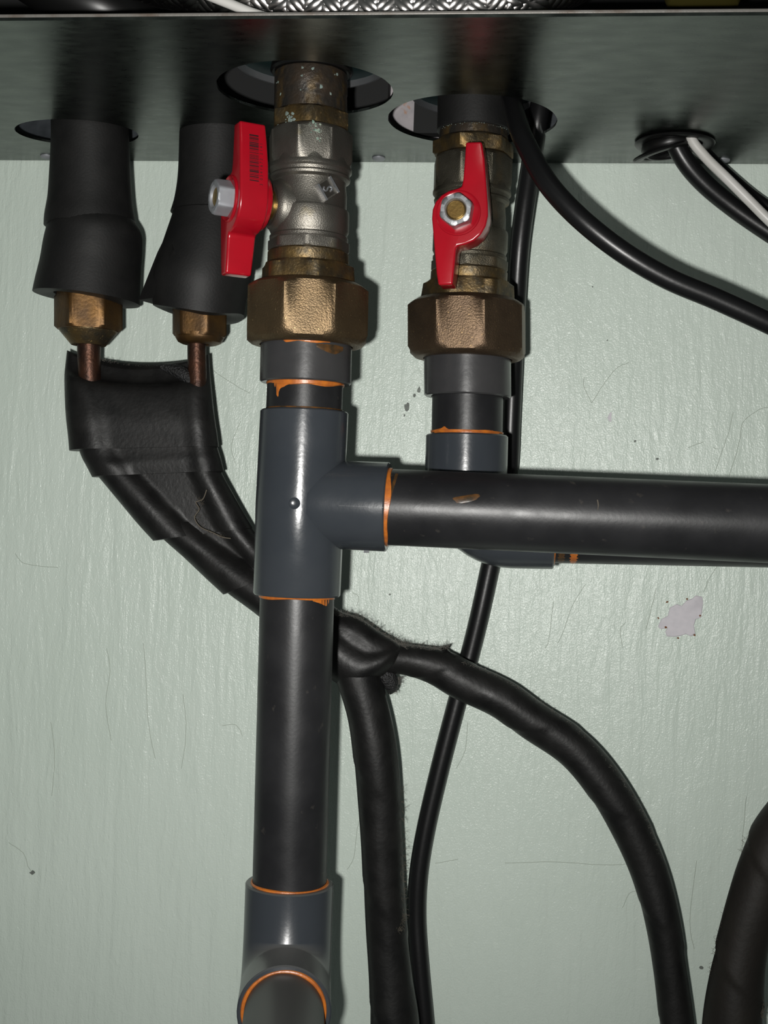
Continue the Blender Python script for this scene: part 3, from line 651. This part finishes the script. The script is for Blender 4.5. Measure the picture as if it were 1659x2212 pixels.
tag(mesh('copper_pipe', *tube(pts, rad, 24), M['copper']), 'thin tarnished copper pipe entering the wrap beside the long pipe', 'pipe')

# ------------------------------------------------------------------ the wrapped bundle
wb = thing('wrapped_pipe_bundle', 'black tape-wrapped pipe bundle narrowing diagonally and splitting in two', 'pipe insulation', P(830, 1450, .03))
def wrap(name, secs, parent, m='tape', rL=.0125, rR=.0085, web=.62, cap0=True):
    """secs of (Lx, Ly, Rx, Ry, d, k): flattened sleeve over two pipes between left and right outlines"""
    q = crom([t if len(t) == 7 else t + (0,) for t in secs], 6); rs = []; n = 40
    for lx, ly, rx, ry, d, k, sag in q:
        A = P(lx, ly, d); B = P(rx, ry, d); e = (B-A); w = e.length; e.normalize()
        rl = min(rL*k, w*.5); rr = min(rR*k, w*.5); ring = []
        def half(x):
            a = math.sqrt(max(0, rl*rl-(x-rl)**2)) if x < 2*rl else 0
            b = math.sqrt(max(0, rr*rr-(x-(w-rr))**2)) if x > w-2*rr else 0
            flat = (rl + (rr-rl)*x/w)*web if rl < x < w-rr else 0
            return max(a, b, flat, .0004)
        xs = [w*(.5-.5*math.cos(math.pi*i/n)) for i in range(n+1)]
        sg = lambda x: EZ*(-sag*math.sin(math.pi*x/w)**.8 if 0 < x < w else 0)
        for x in xs: ring.append(A + e*x - EY*half(x) + sg(x))
        for x in xs[-2:0:-1]: ring.append(A + e*x + EY*min(half(x), d-.002) + sg(x)*.6)
        rs.append(ring)
    vs, fs = rings_mesh(rs, False, False); L_ = 2*n
    bk = lambda i: (2*n-i) % (2*n) if 0 < i < n else i
    for o_ in (0, (len(rs)-1)*L_):
        for i in range(n): fs.append(tuple(o_+k_ for k_ in dict.fromkeys((i, i+1, bk(i+1), bk(i)))))
    return mesh(name, vs, fs, M[m], parent, sharp=60)
wrap('tape_layer', [(146, 757, 451, 766, .043, .42, .0085), (143, 790, 453, 800, .044, .62, .0075), (142, 822, 456, 835, .047, .95, .003), (145, 893, 463, 900, .049, 1.06), (150, 940, 469, 940, .049, 1.1), (153, 974, 472, 965, .049, 1.12)], wb, web=.88)
wrap('tape_layer', [(160, 935, 462, 935, .048, 1.0), (178, 985, 470, 968, .048, 1.0), (191, 1010, 477, 992, .048, 1.05), (202, 1031, 483, 1018, .047, 1.08)], wb, web=.85)
wrap('tape_layer', [(190, 1000, 470, 995, .047, .95), (215, 1030, 478, 1020, .047, .97), (269, 1095, 506, 1072, .046, 1.0), (300, 1132, 524, 1104, .045, 1.03), (333, 1168, 545, 1140, .044, 1.06)], wb)
wrap('tape_layer', [(330, 1140, 526, 1108, .044, .92), (358, 1168, 545, 1143, .044, .95), (401, 1206, 575, 1175, .043, 1.0), (445, 1248, 605, 1200, .043, 1.03), (484, 1284, 635, 1228, .043, 1.06)], wb)
wrap('tape_layer', [(465, 1258, 610, 1205, .042, .9), (498, 1285, 640, 1230, .042, .95), (560, 1331, 690, 1282, .042, 1.0), (640, 1400, 735, 1320, .042, 1.0), (712, 1464, 775, 1334, .042, 1.0), (760, 1490, 822, 1366, .042, 1.0), (800, 1474, 862, 1390, .040, .95), (826, 1462, 874, 1408, .038, .8)], wb, web=.92)
pts, rad = pxpath([(350, 794, .046, 8), (378, 800, .048, 14), (402, 812, .050, 16), (420, 832, .052, 7)], 6); o = mesh('foam_end', *tube(pts, rad, 18), M['cellfoam'], wb); o['label'] = 'open cell foam showing at the torn mouth'
def lapped(pitch, amp):
    def f(s, th):
        k = (s/pitch + th/(2*math.pi)) % 1.0
        return 1 + amp*(k-.5) - (amp*.9 if k > .96 else 0)*(k-.96)/.04 + .012*math.sin(th*3+s*90)
    return f
pts, rad = pxpath([(800, 1418, .040, 40), (866, 1423, .038, 33), (905, 1430, .036, 36), (950, 1443, .034, 41), (1000, 1470, .033, 43), (1085, 1510, .032, 43), (1150, 1556, .031, 43), (1240, 1617, .030, 43), (1310, 1700, .029, 43), (1368, 1800, .028, 42), (1405, 1890, .028, 40), (1432, 1995, .028, 38), (1449, 2100, .028, 36), (1462, 2212, .028, 37), (1472, 2330, .028, 38)], 14)
mesh('arching_branch', *tube(pts, rad, 40, lapped(.058, .055)), M['tape'], wb, sharp=60)['label'] = 'wrapped branch arching right and down'
pts, rad = pxpath([(748, 1415, .044, 40), (776, 1475, .044, 46), (798, 1550, .043, 47), (813, 1645, .042, 48), (822, 1770, .040, 46), (828, 1890, .038, 44.5), (835, 2000, .036, 45), (844, 2115, .035, 47), (852, 2212, .034, 53), (856, 2330, .034, 54)], 14)
mesh('downward_branch', *tube(pts, rad, 40, lapped(.060, .05)), M['tape'], wb, sharp=60)['label'] = 'wrapped branch hanging straight down'
pts, rad = pxpath([(820, 1448, .040, 16), (838, 1465, .040, 19), (845, 1483, .038, 15), (842, 1497, .036, 5)], 6)
mesh('foam_end', *tube(pts, rad, 18), M['cellfoam'], wb)
vs = [P(935, 1404, .036), P(972, 1393, .034), P(966, 1404, .036), P(985, 1418, .038), P(950, 1420, .042)]
mesh('loose_tape_end', vs + [v + EY*.003 for v in vs], [(0, 1, 2, 3, 4), (9, 8, 7, 6, 5)] + [(i, (i+1) % 5, 5+(i+1) % 5, 5+i) for i in range(5)], M['tape'], wb)
def fuzz(name, curve, n, ln, parent, m='dust', r=.00007, d=.03, seed=1, up=(0, -1)):
    rn = random.Random(seed); vs, fs = [], []; q = crom(curve, 8)
    for _ in range(n):
        a = rn.choice(q); x, y = a[0]+rn.uniform(-4, 4), a[1]+rn.uniform(-3, 3); dd = a[2] + rn.uniform(-.003, .003)
        an = rn.uniform(-1.3, 1.3); l = ln*rn.uniform(.3, 1.2); bx, by = up
        vx, vy = bx*math.cos(an)-by*math.sin(an), bx*math.sin(an)+by*math.cos(an); cv = rn.uniform(-.6, .6)
        pp = []
        for i in range(5):
            t = i/4; pp.append(P(x + vx*l*t - vy*l*cv*t*t, y + vy*l*t + vx*l*cv*t*t, dd + rn.uniform(-.0006, .0006)))
        vs, fs = merge((vs, fs), tube(pp, r, 3, caps=False))
    o = mesh(name, vs, fs, M[m], parent); o['kind'] = 'stuff'; o['label'] = 'grey dust fluff clinging to the tape'; return o
fuzz('dust_fluff', [(725, 1328, .052), (770, 1334, .052), (815, 1362, .050), (860, 1390, .046), (880, 1396, .044), (930, 1402, .042), (965, 1400, .04)], 330, 13, wb, seed=2, up=(.4, -.9))
fuzz('dust_fluff', [(838, 1490, .036), (850, 1480, .036), (862, 1462, .036)], 90, 16, wb, seed=3, up=(.8, .6))
fuzz('dust_fluff', [(1000, 1432, .040), (1080, 1466, .038), (1180, 1526, .036), (1260, 1592, .035), (1335, 1676, .034), (1390, 1762, .034), (1425, 1850, .033)], 300, 5, wb, seed=4, up=(.7, -.7))
fuzz('dust_fluff', [(866, 1700, .04), (872, 1850, .040), (868, 1900, .044), (872, 1980, .044), (860, 2010, .05)], 170, 9, wb, 'web', seed=5, up=(1, 0))
fuzz('dust_fluff', [(215, 778, .041), (270, 790, .041), (330, 796, .041), (380, 798, .041)], 150, 6, wb, seed=6, up=(0, -1))
pp = [P(a, b, .0585) for a, b in crom([(448, 1058), (440, 1078), (425, 1085), (432, 1100), (422, 1118), (434, 1138), (460, 1150), (482, 1160), (500, 1163)], 5)]
mesh('dust_thread', *tube([p - EY*.0015 for p in pp], .00028, 6), M['web'], wb)
fuzz('dust_fluff', [(428, 1076, .0605), (436, 1090, .0605), (424, 1110, .0605), (445, 1148, .060), (480, 1160, .060)], 60, 6, wb, 'web', seed=8)

# a thicker wrapped pipe at the lower right edge
pts, rad = pxpath([(1790, 1660, .050, 58), (1730, 1740, .050, 58), (1680, 1810, .050, 57), (1650, 1880, .050, 56), (1625, 1960, .050, 55), (1604, 2040, .050, 54), (1590, 2120, .050, 58), (1584, 2212, .050, 64), (1582, 2330, .050, 66)], 14)
wr = tag(mesh('wrapped_pipe', *tube(pts, rad, 40, lapped(.052, .09)), M['tape_brown'], sharp=60), 'dusty brown-black wrapped pipe cut off by the lower right corner', 'pipe insulation')
fuzz('dust_fluff', [(1640, 2150, .055), (1646, 2185, .055), (1640, 2200, .055)], 60, 12, wr, 'web', seed=9, up=(1, -.4))
fuzz('dust_fluff', [(1612, 1810, .05), (1570, 1960, .05), (1548, 2040, .05), (1538, 2110, .05)], 90, 7, wr, 'web', seed=10, up=(-1, -.2))

# ------------------------------------------------------------------ cables
def cable(tab, label, m='cable', name='cable', n=24, k=10):
    pts, rad = pxpath(tab, k); rr = sum(rad)/len(rad)
    return tag(mesh(name, *tube(pts, rr, n), M[m]), label, 'cable')
cable([(1096, 130, .080, 23), (1105, 212, .096, 23), (1117, 262, .108, 23), (1134, 308, .117, 23), (1181, 393, .126, 23), (1250, 469, .130, 23), (1340, 541, .130, 23), (1439, 600, .128, 23), (1547, 646, .126, 23), (1659, 697, .124, 23), (1800, 765, .120, 23), (2100, 900, .115, 23), (2500, 1080, .11, 23)], 'thick black cable swooping from the middle cut-out to the right edge')
cable([(1172, 200, .050, 21), (1160, 270, .050, 21), (1148, 350, .042, 21), (1134, 440, .032, 21), (1122, 540, .024, 21), (1115, 650, .020, 21), (1110, 760, .018, 21), (1104, 900, .016, 21), (1098, 1020, .013, 21), (1078, 1140, .010, 21), (1058, 1228, .008, 21), (1038, 1320, .007, 21), (1016, 1410, .006, 21), (985, 1525, .006, 21),
       (950, 1660, .006, 21), (920, 1790, .006, 21), (904, 1890, .006, 21), (900, 1980, .006, 21), (906, 2080, .007, 21), (918, 2212, .008, 21), (928, 2330, .008, 21)], 'thin black cable running down the wall behind the pipes', k=8)
gx0 = (.0640, -.0400)
cable([(1448, 215, .048, 21), (1453, 290, .046, 21), (1478, 345, .044, 21), (1520, 395, .041, 21), (1580, 445, .038, 21), (1659, 500, .036, 21), (1800, 590, .034, 21), (2300, 900, .030, 21)], 'lower black cable leaving the rubber grommet')
cable([(1474, 225, .036, 15), (1484, 290, .035, 15), (1530, 340, .026, 15), (1580, 388, .020, 15), (1659, 448, .012, 15), (1800, 530, .012, 15), (2300, 800, .012, 15)], 'upper black cable behind the white one at the grommet')
cable([(1486, 215, .051, 11), (1490, 290, .052, 11), (1520, 335, .052, 11), (1570, 385, .053, 11), (1620, 435, .053, 11), (1665, 480, .053, 11), (1800, 610, .052, 11), (2300, 1010, .075, 11)], 'white cable leaving the rubber grommet to the right', 'white_cable')
g = thing('rubber_grommet', 'black rubber grommet half pulled out of its hole', 'grommet', V((gx0[0], gx0[1], ZP-.004)))
def gtorus(c, u, v, Rr, r1, r2, name):
    w = u.cross(v).normalized(); vs = []; fs = []; n = 48; k = 10
    for i in range(n):
        a = 2*math.pi*i/n; e = u*math.cos(a)+v*math.sin(a)
        for j in range(k):
            b = 2*math.pi*j/k; vs.append(c + e*(Rr+r1*math.cos(b)) + w*(r2*math.sin(b)))
    for i in range(n):
        for j in range(k): fs.append((i*k+j, ((i+1) % n)*k+j, ((i+1) % n)*k+(j+1) % k, i*k+(j+1) % k))
    return mesh(name, vs, fs, M['rubber'], g)
gtorus(V((.0640, -.0400, ZP-.0010)), EX, EY, .0160, .0030, .0012, 'upper_flange')
tl = V((.95, 0, .30)).normalized()
gtorus(V((.0590, -.0415, ZP-.0052)), tl, V((0, 1, .12)).normalized(), .0125, .0028, .0012, 'lower_flange')
gtorus(V((.0620, -.0405, ZP-.0026)), V((.98, 0, .15)).normalized(), EY, .0118, .0020, .0030, 'neck')

# ------------------------------------------------------------------ inside the cabinet, seen over its front edge and through the holes
def braided():
    t = thing('braided_hose', 'shiny braided steel hose sagging just above the cabinet front edge', 'hose', P(700, 30, .180))
    tab = [(60, -190, .166, 70), (240, -92, .168, 70), (400, -42, .169, 70), (550, -8, .170, 70), (700, 12, .170, 70), (850, 20, .170, 70), (1000, 14, .170, 70), (1100, -6, .170, 70), (1200, -44, .169, 70), (1320, -120, .168, 70), (1420, -200, .166, 70)]
    r = .0122; q = crom(tab, 30); pts = [P(a[0], a[1], a[2]) for a in q]
    for p in pts: p.z = max(p.z, ZP + .0012 + r + .0006)
    mesh('inner_tube', *tube(pts, r-.0007, 24), M['dark_inside'], t)
    fr = frames(pts); S_ = [0]
    for a, b in zip(pts, pts[1:]): S_.append(S_[-1] + (b-a).length)
    Ltot = S_[-1]
    def at(s):
        s = min(max(s, 0), Ltot-1e-6); i = 0; lo, hi = 0, len(S_)-1
        while hi-lo > 1:
            m_ = (lo+hi)//2
            if S_[m_] <= s: lo = m_
            else: hi = m_
        f = (s-S_[lo])/(S_[lo+1]-S_[lo]); a, b = fr[lo], fr[lo+1]
        return pts[lo].lerp(pts[lo+1], f), a[1].lerp(b[1], f), a[2].lerp(b[2], f), a[0]
    N = 20; pitch = 2*math.pi*r*.9; cell = 2*math.pi/N
    vs, fs = [], []
    for dirn in (1, -1):
        for k in range(N):
            base = len(vs); m_ = 0; step = pitch/N/4; cnt = int(Ltot/step)
            for i in range(cnt):
                s = i*step; th = cell*k + dirn*2*math.pi*s/pitch
                c, u, v, tt = at(s); e = u*math.cos(th)+v*math.sin(th); g_ = (v*math.cos(th)-u*math.sin(th))*dirn
                along = (tt*pitch + g_*(2*math.pi*r)).normalized(); side = e.cross(along)
                wv = math.cos(math.pi*(2*N*s/pitch + (k if dirn > 0 else -k)*1.0 + (0 if dirn > 0 else 1))/2.0)
                rr = r + .00028*wv*dirn; hwid = .00150
                vs += [c + e*(rr-.00015) - side*hwid, c + e*(rr+.00022) - side*hwid*.45, c + e*(rr+.00022) + side*hwid*.45, c + e*(rr-.00015) + side*hwid]
                if i:
                    a0 = len(vs)-8
                    for j in range(3): fs.append((a0+j, a0+j+1, a0+4+j+1, a0+4+j))
    o = mesh('braid', vs, fs, M['braid'], t, sharp=60); o['kind'] = 'stuff'
braided()
pts, rad = pxpath([(-120, -190, .142, 60), (20, -85, .143, 60), (120, -22, .143, 60), (220, 16, .140, 60), (285, 40, .130, 60), (325, 60, .112, 60), (335, 75, .090, 60)], 8)
for p in pts: p.z = max(p.z, ZP + .0132)
tag(mesh('rubber_hose', *tube(pts, .0115, 24), M['rubber']), 'black rubber hose inside the cabinet left of the braided hose', 'hose')
pts, rad = pxpath([(380, -40, .1855, 11), (440, -14, .1858, 11), (500, 10, .1860, 11), (545, 28, .1862, 11), (590, 42, .1862, 11), (640, 56, .1862, 10), (690, 60, .186, 10)], 8)
tag(mesh('white_wire', *tube([V((p.x, p.y, max(p.z, ZP + .0034))) for p in pts], .0019, 16), M['white_cable']), 'white wire crossing in front of the braided hose', 'cable')
c0 = P(1518, 22, .150)
rs = []
for z, r in ((0, .002), (0, .010), (.0015, .0135), (.005, .0150), (.018, .0150), (.018, .012), (.05, .012), (.05, .002)):
    rs.append([c0 + EZ*z + az(j*math.pi/18)*r for j in range(36)])
tag(mesh('valve_cap', *rings_mesh(rs), M['olive']), 'dim olive brass cap inside the cabinet at upper right', 'pipe fitting')
for x, y, d, lab in ((AX1[0][1], 150, D1, 'dark teal collar inside the cabinet around the front nipple'), (AX2[0][1], 200, D2, 'dark teal collar inside the cabinet around the sleeved nipple')):
    c = P(x, y, d); c = V((c.x, c.y if d > .1 else -.058, ZP)); t = thing('coil_collar', lab, 'pipe fitting', c + EZ*.014)
    def lay(name, prof, m):
        mesh(name, *rings_mesh([[c + EZ*z + az(j*math.pi/24)*r for j in range(48)] for z, r in prof], False, False), M[m], t)
    if d > .1:
        lay('teal_shell', [(.0135, .018), (.0135, .0345), (.015, .036), (.070, .036), (.070, .018), (.0135, .018)], 'teal')
        lay('steel_rim', [(.0105, .0325), (.0105, .0335), (.0140, .0335), (.0140, .0325), (.0105, .0325)], 'zinc')
    else:
        lay('teal_shell', [(.0185, .018), (.0185, .0315), (.020, .033), (.056, .033), (.056, .018), (.0185, .018)], 'teal')
        lay('steel_rim', [(.0155, .0295), (.0155, .0305), (.0190, .0305), (.0190, .0295), (.0155, .0295)], 'zinc')
GROUPS = {'ball_valve': 'red-handled ball valves', 'pipe_union': 'bronze pipe unions', 'threaded_nipple': 'threaded nipples', 'pipe_stub': 'short pipe stubs', 'pvc_elbow': 'grey elbows', 'pipe_insulation': 'foam pipe sleeves',
          'flare_nut': 'brass flare nuts', 'copper_pipe': 'copper pipes', 'cable': 'cables from the cabinet', 'coil_collar': 'collars inside the cabinet'}
for o in bpy.data.objects:
    k = o.name.split('.')[0]
    if o.parent is None and k in GROUPS: o['group'] = GROUPS[k]
for o in bpy.data.objects:
    if '_o' in o: del o['_o']
